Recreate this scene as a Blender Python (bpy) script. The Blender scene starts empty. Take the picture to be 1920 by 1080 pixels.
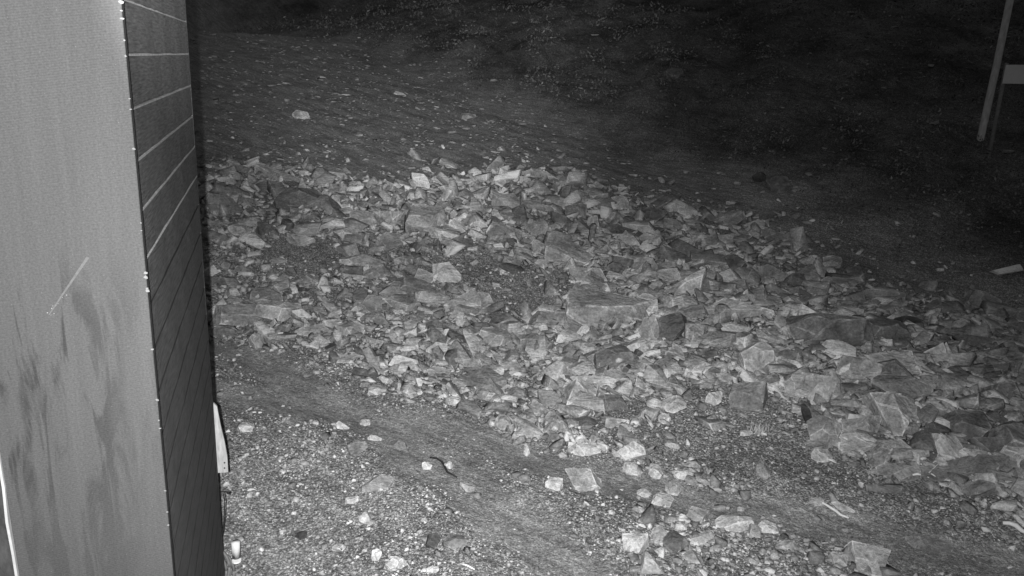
import bpy, bmesh, math, random
import numpy as np
from mathutils import Vector, Matrix
random.seed(7); rng = np.random.default_rng(11)
S = bpy.context.scene
COL = S.collection

# ------------------------------------------------------------------ camera, night sky, infrared lamps, exposure
H, FPX = 2.9, 1422.0                       # lens height above the yard, focal length in photo pixels
_d = Vector((718-960., -(5375-540.), -FPX)).normalized()
_up = -_d
_f = (Vector((0, 0, -1)) - _up*_up.dot(Vector((0, 0, -1)))).normalized()
_r = _f.cross(_up)
ROT = Matrix((_r, _f, _up))
cam_d = bpy.data.cameras.new('camera'); cam = bpy.data.objects.new('camera', cam_d); COL.objects.link(cam)
cam.matrix_world = Matrix.Translation((0, 0, H)) @ ROT.to_4x4()
cam_d.sensor_width = 36; cam_d.lens = 36*FPX/1920; cam_d.clip_start = 0.02; cam_d.clip_end = 600
S.camera = cam

def ray(px, py):
    return (ROT @ Vector((px-960., -(py-540.), -FPX))).normalized()
def proj(p):
    c = ROT.transposed() @ (Vector(p)-Vector((0, 0, H)))
    return (960+FPX*c.x/-c.z, 540-FPX*c.y/-c.z)

w = bpy.data.worlds.new('World'); S.world = w; w.use_nodes = True
w.node_tree.nodes['Background'].inputs[0].default_value = (0.5, 0.5, 0.5, 1)
w.node_tree.nodes['Background'].inputs[1].default_value = 0.15

def spot(name, px, py, power, angle, blend, off, rad=0.012):
    l = bpy.data.lights.new(name, 'SPOT'); l.energy = power; l.spot_size = math.radians(angle); l.spot_blend = blend
    l.shadow_soft_size = rad; l.color = (1, 1, 1)
    o = bpy.data.objects.new(name, l); COL.objects.link(o)
    o.location = Vector((0, 0, H)) + ROT @ Vector(off)
    d = ray(px, py); o.rotation_euler = d.to_track_quat('-Z', 'Y').to_euler(); return o
spot('infrared_lamp', 800, -60, 9200, 42, 1.0, (-0.065, 0.018, 0.0))
spot('infrared_lamp', 1150, 850, 960, 90, 1.0, (-0.062, -0.018, 0.0))
spot('infrared_lamp', 380, 320, 1430, 117, 1.0, (-0.068, 0.0, 0.0))
S.view_settings.view_transform = 'Standard'; S.view_settings.look = 'None'
S.view_settings.exposure = 0; S.view_settings.gamma = 1; S.view_settings.use_curve_mapping = False

# ------------------------------------------------------------------ noise and terrain
_perm = np.random.default_rng(3).permutation(512)
_ang = np.random.default_rng(4).uniform(0, 2*np.pi, 512); _g = np.stack([np.cos(_ang), np.sin(_ang)], 1)
def perlin(x, y):
    x = np.asarray(x, float); y = np.asarray(y, float)
    xi = np.floor(x).astype(int); yi = np.floor(y).astype(int); xf = x-xi; yf = y-yi
    u = xf*xf*xf*(xf*(xf*6-15)+10); v = yf*yf*yf*(yf*(yf*6-15)+10)
    def gr(i, j, dx, dy):
        h = _perm[(_perm[i & 511]+j) & 511]; return _g[h, 0]*dx+_g[h, 1]*dy
    a = gr(xi, yi, xf, yf); b = gr(xi+1, yi, xf-1, yf); c = gr(xi, yi+1, xf, yf-1); d = gr(xi+1, yi+1, xf-1, yf-1)
    return (a+(b-a)*u)+((c+(d-c)*u)-(a+(b-a)*u))*v
def fbm(x, y, o=4, g=0.5):
    s = 0; a = 1; f = 1
    for i in range(o):
        s = s+a*perlin(x*f+17.3*i, y*f-9.1*i); a *= g; f *= 2.03
    return s
def seg_dist(x, y, pts):
    x = np.asarray(x, float); y = np.asarray(y, float)
    best = np.full(np.broadcast(x, y).shape, 1e9); tt = np.zeros_like(best)
    n = len(pts)-1
    for i in range(n):
        (ax, ay), (bx, by) = pts[i][:2], pts[i+1][:2]
        dx, dy = bx-ax, by-ay
        t = np.clip(((x-ax)*dx+(y-ay)*dy)/(dx*dx+dy*dy), 0, 1)
        d = np.hypot(x-ax-t*dx, y-ay-t*dy); m = d < best
        best = np.where(m, d, best); tt = np.where(m, (i+t)/n, tt)
    return best, tt
def inside(x, y, poly):
    x = np.asarray(x, float); y = np.asarray(y, float); c = np.zeros(np.broadcast(x, y).shape, bool)
    n = len(poly)
    for i in range(n):
        x0, y0 = poly[i]; x1, y1 = poly[(i+1) % n]
        if y0 == y1: continue
        m = ((y0 > y) != (y1 > y)) & (x < (x1-x0)*(y-y0)/(y1-y0)+x0)
        c ^= m
    return c
def sst(a, b, v):
    t = np.clip((v-a)/(b-a), 0, 1); return t*t*(3-2*t)
RIDGE = [(-8.5, 12.6), (-5.2, 11.0), (-3.4, 10.2), (-1.2, 10.1), (0.9, 8.9), (2.9, 7.0), (4.2, 5.8), (6.5, 3.9), (9, 2)]
TRACKS = [[(-6, 9.5), (-2.6, 7.0), (-1.05, 5.65), (-0.25, 4.85), (0.35, 4.1), (1.0, 3.0), (2, 1)],
          [(-3, 6.3), (-0.3, 5.6), (0.6, 5.0), (2.2, 4.4), (3.3, 3.9), (5, 3)]]
def hz(x, y):
    x = np.asarray(x, float); y = np.asarray(y, float)
    u = y-0.35*x
    sp = lambda t, k: np.log1p(np.exp(np.clip(t/k, -30, 30)))*k
    z = 0.165*sp(u-8.6, 0.7)
    z = np.where(u > 40, 0.165*31.4+0.03*(u-40), z)
    # the hillside past the far road edge
    n = (13*(x-0.5)+10.5*(y-18.0))/math.hypot(13, 10.5)
    n = n+0.5*perlin(x*.22, y*.22)
    z = z+0.30*np.minimum(sp(n, 0.5), 26)*(1+0.25*perlin(x*.12+5, y*.12))
    z = z+sst(0.3, 3, n)*(0.30*fbm(x*.6, y*.6, 4)+0.0)
    z = z-0.10*np.exp(-((n-0.1)/0.8)**2)
    # rubble ridge
    d, t = seg_dist(x, y, RIDGE)
    hr = 0.16+0.36*sst(0.18, 0.45, t); wd = 1.35+0.45*sst(0.2, 0.5, t)
    z = z+hr*np.exp(-(d/wd)**2)*(1+0.35*fbm(x*.8, y*.8, 3))
    for tr in TRACKS:
        d, t = seg_dist(x, y, tr); z = z-0.035*np.exp(-(d/0.24)**2)+0.012*np.exp(-((d-.45)/0.15)**2)
    z = z+0.03*fbm(x*.9, y*.9, 4)+0.010*fbm(x*5, y*5, 3)*(1-0.4*sst(6, 15, y))
    z = z-0.34*np.exp(-((x+1.7)**2+(y-3.9)**2)/.9)
    al = .81*x-.59*y; ac = .59*x+.81*y                # old wheel ruts run along the far road
    z = z+sst(10, 13, y-.35*x)*(0.045*fbm(al*.55, ac*2.6, 3)+0.022*fbm(x*3.1, y*3.1, 3)+0.012*fbm(x*9, y*9, 2))
    return z
def at(px, py):
    d = ray(px, py); t = np.concatenate([np.arange(2.5, 15, .02), np.arange(15, 90, .08)])
    x, y, z = d.x*t, d.y*t, H+d.z*t
    b = np.nonzero(z < hz(x, y))[0]
    i = b[0] if len(b) else len(t)-1
    return Vector((x[i], y[i], float(hz(x[i], y[i])))), float(t[i])

def outline(px):                                  # a line on the ground, in metres
    return [tuple(at(*p)[0][:2]) for p in px]
up_e = outline([(300, 330), (400, 290), (560, 318), (700, 345), (820, 340), (960, 315), (1080, 325), (1180, 365), (1400, 400), (1490, 460), (1620, 545), (1760, 560), (1919, 590), (2300, 700)])
lo_e = outline([(2300, 1100), (1919, 955), (1760, 915), (1600, 865), (1470, 790), (1340, 800), (1250, 850), (1150, 858), (1050, 835), (950, 795), (860, 760), (700, 728), (640, 680), (560, 660), (400, 642), (250, 640)])
RUB = up_e+lo_e
FIELD = outline([(1170, 880), (1290, 870), (1480, 930), (1620, 1000), (1700, 1100), (1180, 1100), (1190, 960)])
def zones(x, y):
    n = (13*(x-0.5)+10.5*(y-18.0))/math.hypot(13, 10.5)+1.3*fbm(x*.5, y*.5, 4)
    veg = sst(-1.0, 2.6, n)
    j = 0.22*fbm(x*1.3, y*1.3, 3)
    rub = inside(x+j, y-j, RUB).astype(float)
    packed = np.zeros_like(rub)
    for tr, wdt in zip(TRACKS, (.22, .19)):
        d, t = seg_dist(x, y, tr); packed = np.maximum(packed, 1-sst(wdt*.6, wdt*1.5, d+0.12*fbm(x*2.2, y*2.2, 3)))
    far = sst(10.5, 12.5, y-0.35*x)*(1-veg)*(1-rub)
    packed = np.maximum(packed*(1-rub), far)
    return veg, rub, packed

# ------------------------------------------------------------------ materials (grey: the lens sees only infrared)
def nt(name):
    m = bpy.data.materials.new(name); m.use_nodes = True
    t = m.node_tree; b = t.nodes['Principled BSDF']; b.inputs['Specular IOR Level'].default_value = 0.25
    return m, t, b
def N(t, kind, **kw):
    n = t.nodes.new(kind)
    for k, v in kw.items():
        if k in n.inputs: n.inputs[k].default_value = v
        else: setattr(n, k, v)
    return n
def noise(t, vec, scale, detail=5, rough=.6, dist=0):
    n = N(t, 'ShaderNodeTexNoise'); n.inputs['Scale'].default_value = scale; n.inputs['Detail'].default_value = detail
    n.inputs['Roughness'].default_value = rough; n.inputs['Distortion'].default_value = dist
    if vec is not None: t.links.new(vec, n.inputs['Vector'])
    return n.outputs['Fac']
def ramp(t, fac, a, b, va, vb, interp='LINEAR'):
    n = N(t, 'ShaderNodeMapRange'); n.inputs['From Min'].default_value = a; n.inputs['From Max'].default_value = b
    n.inputs['To Min'].default_value = va; n.inputs['To Max'].default_value = vb
    t.links.new(fac, n.inputs['Value']); return n.outputs['Result']
def math_(t, op, a, b=None):
    n = N(t, 'ShaderNodeMath', operation=op)
    for i, v in enumerate((a, b)):
        if v is None: continue
        if isinstance(v, (int, float)): n.inputs[i].default_value = v
        else: t.links.new(v, n.inputs[i])
    return n.outputs[0]
def bump(t, b, h, strength, dist):
    n = N(t, 'ShaderNodeBump'); n.inputs['Strength'].default_value = strength; n.inputs['Distance'].default_value = dist
    t.links.new(h, n.inputs['Height']); t.links.new(n.outputs[0], b.inputs['Normal'])
def mapping(t, src, sc, rot=(0, 0, 0)):
    m = N(t, 'ShaderNodeMapping'); m.inputs['Scale'].default_value = sc; m.inputs['Rotation'].default_value = rot
    t.links.new(src, m.inputs['Vector']); return m.outputs[0]

def rock_mat(name, tone=None):
    m, t, b = nt(name)
    tc = N(t, 'ShaderNodeTexCoord'); v = tc.outputs['Object']
    if tone is None:
        a = N(t, 'ShaderNodeAttribute', attribute_name='tone'); base = a.outputs['Fac']
    else:
        oi = N(t, 'ShaderNodeObjectInfo'); base = ramp(t, oi.outputs['Random'], 0, 1, tone*.8, tone*1.2)
        vm = N(t, 'ShaderNodeVectorMath', operation='ADD'); t.links.new(v, vm.inputs[0]); t.links.new(oi.outputs['Location'], vm.inputs[1]); v = vm.outputs[0]
    n1 = noise(t, v, 5, 8, .62, .6)
    n2 = noise(t, v, 42, 6, .7)
    n3 = noise(t, mapping(t, v, (3, 3, 34), (.2, .3, 0)), 1.5, 5, .6, 1.0)
    n4 = noise(t, v, 11, 3, .5, 2.2)
    vein = ramp(t, math_(t, 'ABSOLUTE', math_(t, 'SUBTRACT', n4, .5)), 0, .018, 1.35, 1.0)
    f = math_(t, 'MULTIPLY', ramp(t, n1, .3, .7, .55, 1.45), ramp(t, n2, .3, .7, .6, 1.4))
    f = math_(t, 'MULTIPLY', f, ramp(t, n3, .35, .65, .78, 1.2))
    f = math_(t, 'MULTIPLY', f, vein)
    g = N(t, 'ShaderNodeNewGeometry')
    f = math_(t, 'MULTIPLY', f, ramp(t, g.outputs['Pointiness'], .5, .60, 1.0, 1.7))  # edge highlights put into the colour, on convex and bevelled edges
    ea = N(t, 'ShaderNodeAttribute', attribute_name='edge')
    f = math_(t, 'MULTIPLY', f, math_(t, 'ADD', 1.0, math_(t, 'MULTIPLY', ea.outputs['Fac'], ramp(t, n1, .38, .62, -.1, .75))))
    f = math_(t, 'MINIMUM', math_(t, 'MULTIPLY', f, base), .8)
    t.links.new(f, b.inputs['Base Color'])
    b.inputs['Roughness'].default_value = .8
    h = math_(t, 'ADD', math_(t, 'MULTIPLY', n2, .35), math_(t, 'ADD', math_(t, 'MULTIPLY', n3, .6), n1))
    bump(t, b, h, .8, .05)
    return m
TONES = [.05, .15, .25, .36, .47]
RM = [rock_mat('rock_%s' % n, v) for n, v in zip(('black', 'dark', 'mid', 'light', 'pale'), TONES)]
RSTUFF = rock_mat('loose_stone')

def ground_mat():
    m, t, b = nt('ground')
    g = N(t, 'ShaderNodeNewGeometry'); v = g.outputs['Position']
    a = N(t, 'ShaderNodeAttribute', attribute_name='zone'); s = N(t, 'ShaderNodeSeparateColor'); t.links.new(a.outputs['Color'], s.inputs[0])
    veg, rub, packed = s.outputs[0], s.outputs[1], s.outputs[2]
    n1 = noise(t, v, 1.7, 6, .6, .3); n2 = noise(t, v, 26, 8, .75); n3 = noise(t, v, 130, 3, .7)
    st = noise(t, mapping(t, mapping(t, v, (1, 1, 1), (0, 0, .63)), (1.0, 5, 1)), 2.6, 7, .7)
    vo = N(t, 'ShaderNodeTexVoronoi', feature='F1'); vo.inputs['Scale'].default_value = 70; t.links.new(v, vo.inputs['Vector'])
    sp = N(t, 'ShaderNodeSeparateColor'); t.links.new(vo.outputs['Color'], sp.inputs[0])
    peb = ramp(t, sp.outputs[0], .55, 1, 1.0, 2.3)
    peb = math_(t, 'MULTIPLY', peb, ramp(t, vo.outputs['Distance'], .2, .75, 1.0, .5))
    k = ramp(t, packed, 0, 1, 1, .45)
    mix = lambda a_, b_, f_: _mix(t, a_, b_, f_)
    f = mix(1.0, peb, k)
    f = math_(t, 'MULTIPLY', f, mix(1.0, ramp(t, n3, .3, .7, .35, 1.8), math_(t, 'ADD', math_(t, 'MULTIPLY', k, .5), .5)))
    f = math_(t, 'MULTIPLY', f, ramp(t, n2, .3, .7, .55, 1.45))
    f = math_(t, 'MULTIPLY', f, ramp(t, n1, .3, .7, .8, 1.2))
    f = math_(t, 'MULTIPLY', f, ramp(t, st, .3, .7, .62, 1.38))
    px_ = N(t, 'ShaderNodeSeparateXYZ'); t.links.new(v, px_.inputs[0])
    dist_n = math_(t, 'SUBTRACT', px_.outputs['Y'], math_(t, 'MULTIPLY', px_.outputs['X'], .35))   # base tone turns darker on the road past the ridge
    base = mix(mix(mix(.34, .37, packed), .28, ramp(t, dist_n, 11, 13.5, 0, 1)), math_(t, 'MULTIPLY', ramp(t, noise(t, v, .55, 6, .65, .4), .35, .65, .5, 1.6), .115), veg)
    f = math_(t, 'MINIMUM', math_(t, 'MULTIPLY', f, base), .8)
    t.links.new(f, b.inputs['Base Color']); b.inputs['Roughness'].default_value = .95; b.inputs['Specular IOR Level'].default_value = .1
    h = math_(t, 'ADD', math_(t, 'MULTIPLY', n2, 1.2), math_(t, 'ADD', math_(t, 'MULTIPLY', math_(t, 'MULTIPLY', vo.outputs['Distance'], -.35), k), math_(t, 'MULTIPLY', st, .9)))
    bump(t, b, h, .9, .05)
    return m
def _mix(t, a, b, f):
    n = N(t, 'ShaderNodeMix', data_type='FLOAT')
    for i, v in ((0, f), (2, a), (3, b)):
        if isinstance(v, (int, float)): n.inputs[i].default_value = v
        else: t.links.new(v, n.inputs[i])
    return n.outputs[0]
def plain(name, val, rough=.7, var=.15, scale=20, bs=.2, stretch=(1, 1, 1)):
    m, t, b = nt(name); tc = N(t, 'ShaderNodeTexCoord')
    v = mapping(t, tc.outputs['Object'], stretch)
    n = noise(t, v, scale, 6, .65, .2)
    f = math_(t, 'MULTIPLY', ramp(t, n, .3, .7, 1-var, 1+var), val)
    t.links.new(f, b.inputs['Base Color']); b.inputs['Roughness'].default_value = rough
    bump(t, b, n, bs, .01); return m

# ------------------------------------------------------------------ mesh helpers
def link(name, me, mat=None, parent=None, **props):
    o = bpy.data.objects.new(name, me); COL.objects.link(o)
    if mat and not me.materials: me.materials.append(mat)
    if parent: o.parent = parent
    for k, v in props.items(): o[k] = v
    return o
def empty(name, loc, rot=(0, 0, 0), **props):
    o = bpy.data.objects.new(name, None); COL.objects.link(o); o.location = loc; o.rotation_euler = rot; o.empty_display_size = .1
    for k, v in props.items(): o[k] = v
    return o
def mesh_np(name, V, T, tone=None, nv=3):
    me = bpy.data.meshes.new(name); V = np.asarray(V, np.float32); T = np.asarray(T, np.int32)
    me.vertices.add(len(V)); me.vertices.foreach_set('co', V.ravel())
    me.loops.add(T.size); me.loops.foreach_set('vertex_index', T.ravel())
    me.polygons.add(len(T)); me.polygons.foreach_set('loop_start', np.arange(0, T.size, nv, dtype=np.int32))
    me.update(calc_edges=True)
    if tone is not None:
        a = me.attributes.new('tone', 'FLOAT', 'POINT'); a.data.foreach_set('value', np.asarray(tone, np.float32))
    return me
def box_bm(bm, lo, hi, M=None):
    r = bmesh.ops.create_cube(bm, size=1)
    for v in r['verts']:
        v.co = Vector([lo[i]+(v.co[i]+.5)*(hi[i]-lo[i]) for i in range(3)])
        if M: v.co = M @ v.co
    return r['verts']
def bm_obj(name, bm, mat, parent=None, smooth=False, **props):
    me = bpy.data.meshes.new(name); bm.to_mesh(me); bm.free()
    if smooth: me.polygons.foreach_set('use_smooth', [True]*len(me.polygons))
    return link(name, me, mat, parent, **props)
def tube_bm(bm, pts, radii, n=8, cap=True):
    pts = [Vector(p) for p in pts]; rings = []
    if isinstance(radii, (int, float)): radii = [radii]*len(pts)
    for i, p in enumerate(pts):
        d = (pts[min(i+1, len(pts)-1)]-pts[max(i-1, 0)]).normalized()
        a = d.orthogonal().normalized()
        if rings and abs(d.dot(pa)) < .99: a = (pa-d*pa.dot(d)).normalized()
        pa = a; c = d.cross(a)
        rings.append([bm.verts.new(p+(a*math.cos(k*2*math.pi/n)+c*math.sin(k*2*math.pi/n))*radii[i]) for k in range(n)])
    for r0, r1 in zip(rings, rings[1:]):
        for k in range(n): bm.faces.new((r0[k], r0[(k+1) % n], r1[(k+1) % n], r1[k]))
    if cap: bm.faces.new(rings[0][::-1]); bm.faces.new(rings[-1])

# ------------------------------------------------------------------ ground sheet: polar grid, fine ahead of the lens
r = np.concatenate([[0.01], np.geomspace(.8, 3.0, 14), np.geomspace(3.06, 34, 400), np.geomspace(35, 400, 40)])
th = np.concatenate([np.linspace(-.80, .80, 540), np.linspace(.80, 2*math.pi-.80, 74)[1:-1]])
A, B = len(r), len(th)
RR, TH = np.meshgrid(r, th, indexing='ij')
GX = RR*np.sin(TH); GY = RR*np.cos(TH); GZ = hz(GX, GY)
V = np.stack([GX.ravel(), GY.ravel(), GZ.ravel()], 1)
i = np.arange(A-1)[:, None]*B; j = np.arange(B)[None, :]; j2 = (j+1) % B
Q = np.stack([i+j, i+j2, i+B+j2, i+B+j], -1).reshape(-1, 4)
gme = mesh_np('ground', V, Q[:, ::-1], nv=4)
veg, rub, packed = zones(GX.ravel(), GY.ravel())
ca = gme.color_attributes.new('zone', 'FLOAT_COLOR', 'POINT')
ca.data.foreach_set('color', np.stack([veg, rub, packed, np.ones_like(veg)], 1).astype(np.float32).ravel())
gme.polygons.foreach_set('use_smooth', np.ones(len(gme.polygons), bool))
link('ground', gme, ground_mat(), kind='structure')

# ------------------------------------------------------------------ wooden building at the left
WD = Vector((-.3030, .9530, 0)).normalized(); WN = Vector((.9530, .3030, 0)).normalized()     # along the side wall, out of it
DW = .40
def wall_hit(px, py):                              # distance along the side wall
    d = ray(px, py); t = -DW/d.dot(WN); return (d*t).dot(WD), H+d.z*t
T0 = wall_hit(243, 185)[0]-.02; T1 = wall_hit(365, 250)[0]
print('wall', T0, T1)
org = WD*T0 - WN*DW
WM = Matrix((( WN.x, WD.x, 0, org.x), (WN.y, WD.y, 0, org.y), (0, 0, 1, 0), (0, 0, 0, 1)))     # local x = outwards, y = along the wall
L = T1-T0
bld = empty('wooden_building', (0, 0, 0), label='dark plank-clad building corner with wide pale front board, at left', category='building')
bld.matrix_world = WM
plank_m = plain('plank', .06, .8, .65, 7, 1.0, (3, 1.6, 22))
panel_m, t, b = nt('pale_board')
tc = N(t, 'ShaderNodeTexCoord'); v = tc.outputs['Object']
s1 = noise(t, mapping(t, v, (9, 9, 1.3), (0, .10, 0)), 1.6, 6, .6, .8)
s2 = noise(t, mapping(t, v, (26, 26, 1.0)), 2.0, 4, .6, .2)
s3 = noise(t, v, 160, 4, .8)
blot = noise(t, mapping(t, v, (5, 5, 1.6)), 1.3, 3, .5, 1.2)
sep = N(t, 'ShaderNodeSeparateXYZ'); t.links.new(v, sep.inputs[0])
low = math_(t, 'MULTIPLY', math_(t, 'MULTIPLY', ramp(t, sep.outputs['Z'], 2.35, 2.1, 0, 1), ramp(t, sep.outputs['Z'], 1.35, 1.7, .4, 1)), ramp(t, sep.outputs['X'], -.04, -.2, .25, 1))                    # water stains sit on the lower half of the board
st = math_(t, 'MULTIPLY', math_(t, 'MULTIPLY', ramp(t, s1, .49, .56, 0, 1), ramp(t, blot, .36, .48, 0, 1)), low)
st = ramp(t, st, 0, 1, 1.0, .55)
wv = N(t, 'ShaderNodeTexWave', wave_type='BANDS', bands_direction='Z'); wv.inputs['Scale'].default_value = 46; wv.inputs['Distortion'].default_value = 1.2; wv.inputs['Detail'].default_value = 2
t.links.new(mapping(t, v, (1, 1, 1), (0, .16, 0)), wv.inputs['Vector'])
wk = ramp(t, sep.outputs['Z'], 2.2, 2.8, 0, .12)
f = math_(t, 'MULTIPLY', st, ramp(t, s2, .3, .7, .94, 1.06))
f = math_(t, 'MULTIPLY', f, ramp(t, s3, .3, .7, .72, 1.28))
f = math_(t, 'MULTIPLY', f, math_(t, 'ADD', 1.0, math_(t, 'MULTIPLY', math_(t, 'SUBTRACT', wv.outputs['Fac'], .5), wk)))
fl = N(t, 'ShaderNodeTexVoronoi'); fl.inputs['Scale'].default_value = 55; t.links.new(v, fl.inputs['Vector'])
f = math_(t, 'ADD', math_(t, 'MULTIPLY', f, .047), ramp(t, fl.outputs['Distance'], .04, .08, .035, 0))
t.links.new(f, b.inputs['Base Color']); b.inputs['Roughness'].default_value = .9; b.inputs['Specular IOR Level'].default_value = .02
bump(t, b, math_(t, 'ADD', s3, math_(t, 'MULTIPLY', wv.outputs['Fac'], .5)), .15, .004)

pale_joint = plain('pale_joint', .22, .9, .35, 60, .3)
white_m = plain('white_paint', .8, .5, .1, 30, .1)
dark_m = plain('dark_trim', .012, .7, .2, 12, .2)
PITCH = .38*DW
z_eye = wall_hit(300, 104)[1]
k0 = int((z_eye+.2)//PITCH)+1
z = z_eye-k0*PITCH
brd = []
for k in range(k0+7):
    zz = z+k*PITCH
    bm = bmesh.new()
    g = .008                                        # gap between boards
    prof = [(-.022, zz+g), (-.002, zz+g), (0, zz+g+.002), (0, zz+PITCH-.001), (-.001, zz+PITCH), (-.022, zz+PITCH)]
    ny = 14; rings = []
    for q in range(ny+1):
        yy = -.03+(L-.035+.03)*q/ny
        rings.append([bm.verts.new((px+.0012*math.sin(q*1.7+k), yy, pz+.0010*math.sin(q*.9+k*2.1))) for px, pz in prof])
    for a_, b_ in zip(rings, rings[1:]):
        for e in range(6): bm.faces.new((a_[e], a_[(e+1) % 6], b_[(e+1) % 6], b_[e]))
    bm.faces.new(rings[0][::-1]); bm.faces.new(rings[-1])
    bmesh.ops.recalc_face_normals(bm, faces=bm.faces)
    bm.normal_update()
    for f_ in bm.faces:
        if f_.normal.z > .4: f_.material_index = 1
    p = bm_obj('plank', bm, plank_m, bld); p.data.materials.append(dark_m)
    j = k-k0                                        # pale strips fill the joints near lens height
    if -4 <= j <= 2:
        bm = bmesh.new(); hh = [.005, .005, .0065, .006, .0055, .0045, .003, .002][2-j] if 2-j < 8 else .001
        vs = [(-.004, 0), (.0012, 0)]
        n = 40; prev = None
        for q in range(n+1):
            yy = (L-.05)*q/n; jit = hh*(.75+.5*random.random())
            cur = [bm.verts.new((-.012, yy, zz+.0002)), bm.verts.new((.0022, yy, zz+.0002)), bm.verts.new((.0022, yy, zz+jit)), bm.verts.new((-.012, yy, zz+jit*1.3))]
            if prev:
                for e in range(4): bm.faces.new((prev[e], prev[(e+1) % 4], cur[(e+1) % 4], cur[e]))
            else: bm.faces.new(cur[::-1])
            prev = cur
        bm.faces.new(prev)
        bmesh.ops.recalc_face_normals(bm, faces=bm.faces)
        bm_obj('joint_strip', bm, pale_joint, p)
ztop = z+(k0+7)*PITCH
# wall body behind the boards, end board, front panel, roof
lwid = .47
bm = bmesh.new(); box_bm(bm, (-2.6, .02, -.3), (-.024, L-.03, ztop)); bm_obj('wall', bm, dark_m, bld)
bm = bmesh.new(); box_bm(bm, (-.10, L-.034, -.2), (-.0005, L, ztop)); bmesh.ops.bevel(bm, geom=bm.edges[:], offset=.003, segments=1, affect='EDGES'); bm_obj('corner_board', bm, plank_m, bld)
def panel_hit(px, py):
    d = ray(px, py); t = (T0-.05)/d.dot(WD); p = d*t; return p.dot(WN)+DW, H+p.z
pl = panel_hit(14, 940)[0]; print('panel left', pl, panel_hit(240, 185), panel_hit(318, 1079), panel_hit(0, 0))
bm = bmesh.new(); box_bm(bm, (pl, -.05, -.1), (.012, -.012, ztop)); bmesh.ops.bevel(bm, geom=bm.edges[:], offset=.002, segments=1, affect='EDGES')
bmesh.ops.subdivide_edges(bm, edges=bm.edges[:], cuts=1)
front = bm_obj('front_board', bm, panel_m, bld, label='wide pale stained upright board at the near corner')
# chips and cobweb bits along the board's edge
bm = bmesh.new()
for (px, py, s) in [(222, 4, 7), (228, 20, 5), (229, 35, 5), (236, 76, 4), (238, 105, 4), (243, 185, 4), (244, 205, 4), (252, 279, 5), (262, 418, 3), (263, 432, 3), (268, 512, 6), (270, 520, 7), (267, 545, 8), (273, 541, 6), (284, 655, 5), (290, 750, 6), (297, 788, 4), (299, 803, 4), (308, 920, 4), (312, 960, 4), (310, 985, 4)]:
    xx, zz = panel_hit(px, py); s = s*.0009
    rr = bmesh.ops.create_icosphere(bm, subdivisions=1, radius=s)
    for v_ in rr['verts']: v_.co = Vector((v_.co.x*random.uniform(.6, 1.6)+.011, v_.co.y*.7-.051, v_.co.z*random.uniform(.5, 1.1)+zz))
bm_obj('edge_chips', bm, plain('edge_chip', .12, .9), front, kind='stuff')
# pale raised scratch with droplets on the board
bm = bmesh.new()
a0 = panel_hit(92, 590); a1 = panel_hit(165, 482)
for q in range(9):
    f0 = .35*(q/8)**1.5; x0 = a0[0]+(a1[0]-a0[0])*f0; z0 = a0[1]+(a1[1]-a0[1])*f0
    jx_, jz_ = random.gauss(0, .005), random.gauss(0, .007)
    rr = bmesh.ops.create_icosphere(bm, subdivisions=1, radius=.0009+.0014*random.random()*(1-f0))
    for v_ in rr['verts']: v_.co = Vector((v_.co.x+x0+jx_, v_.co.y*.3-.0505, v_.co.z+z0+jz_))
bm_obj('droplets', bm, plain('droplet', .14, .9), front, kind='stuff')
scr = plain('scratch', .064, .9, .2, 80)
bm = bmesh.new(); dx, dz = (a1[0]-a0[0]), (a1[1]-a0[1]); ln = math.hypot(dx, dz); nx, nz = -dz/ln*.004, dx/ln*.004
vs = [(a0[0]-nx*.4, -.0506, a0[1]-nz*.4), (a0[0]+nx*.4, -.0506, a0[1]+nz*.4), (a1[0]+nx, -.0506, a1[1]+nz), (a1[0]-nx, -.0506, a1[1]-nz)]
lo = [bm.verts.new((x_, -.0498, z_)) for x_, y_, z_ in vs]; hi = [bm.verts.new(v_) for v_ in vs]
bm.faces.new(hi)
for e in range(4): bm.faces.new((lo[e], lo[(e+1) % 4], hi[(e+1) % 4], hi[e]))
bm_obj('scratch', bm, scr, front)
# white trim past the board's outer edge
bm = bmesh.new(); prev = None
for q in range(30):
    zz = -.1+q*.12; jx = .0022*math.sin(q*2.3)+.0015*math.sin(q*5.1)
    cur = [bm.verts.new((pl-.009+jx, -.058, zz)), bm.verts.new((pl-.001+jx, -.060, zz)), bm.verts.new((pl-.001+jx, -.012, zz)), bm.verts.new((pl-.009+jx, -.012, zz))]
    if prev:
        for e in range(4): bm.faces.new((prev[e], prev[(e+1) % 4], cur[(e+1) % 4], cur[e]))
    else: bm.faces.new(cur[::-1])
    prev = cur
bm.faces.new(prev); bmesh.ops.recalc_face_normals(bm, faces=bm.faces)
bm_obj('white_strip', bm, plain('strip_paint', .3, .6), bld)
bm = bmesh.new(); box_bm(bm, (pl-.7, -.045, -.1), (pl-.0095, -.012, ztop)); bmesh.ops.bevel(bm, geom=bm.edges[:], offset=.002, segments=1, affect='EDGES')
bm_obj('door_board', bm, plain('patchy_board', .03, .6, .6, 16, .2, (2, 2, .7)), bld)
# roof
bm = bmesh.new(); box_bm(bm, (-2.8, -.3, ztop+.002), (.22, L+.25, ztop+.12)); bmesh.ops.bevel(bm, geom=bm.edges[:], offset=.01, segments=1, affect='EDGES')
bm_obj('roof', bm, dark_m, bld)

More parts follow.
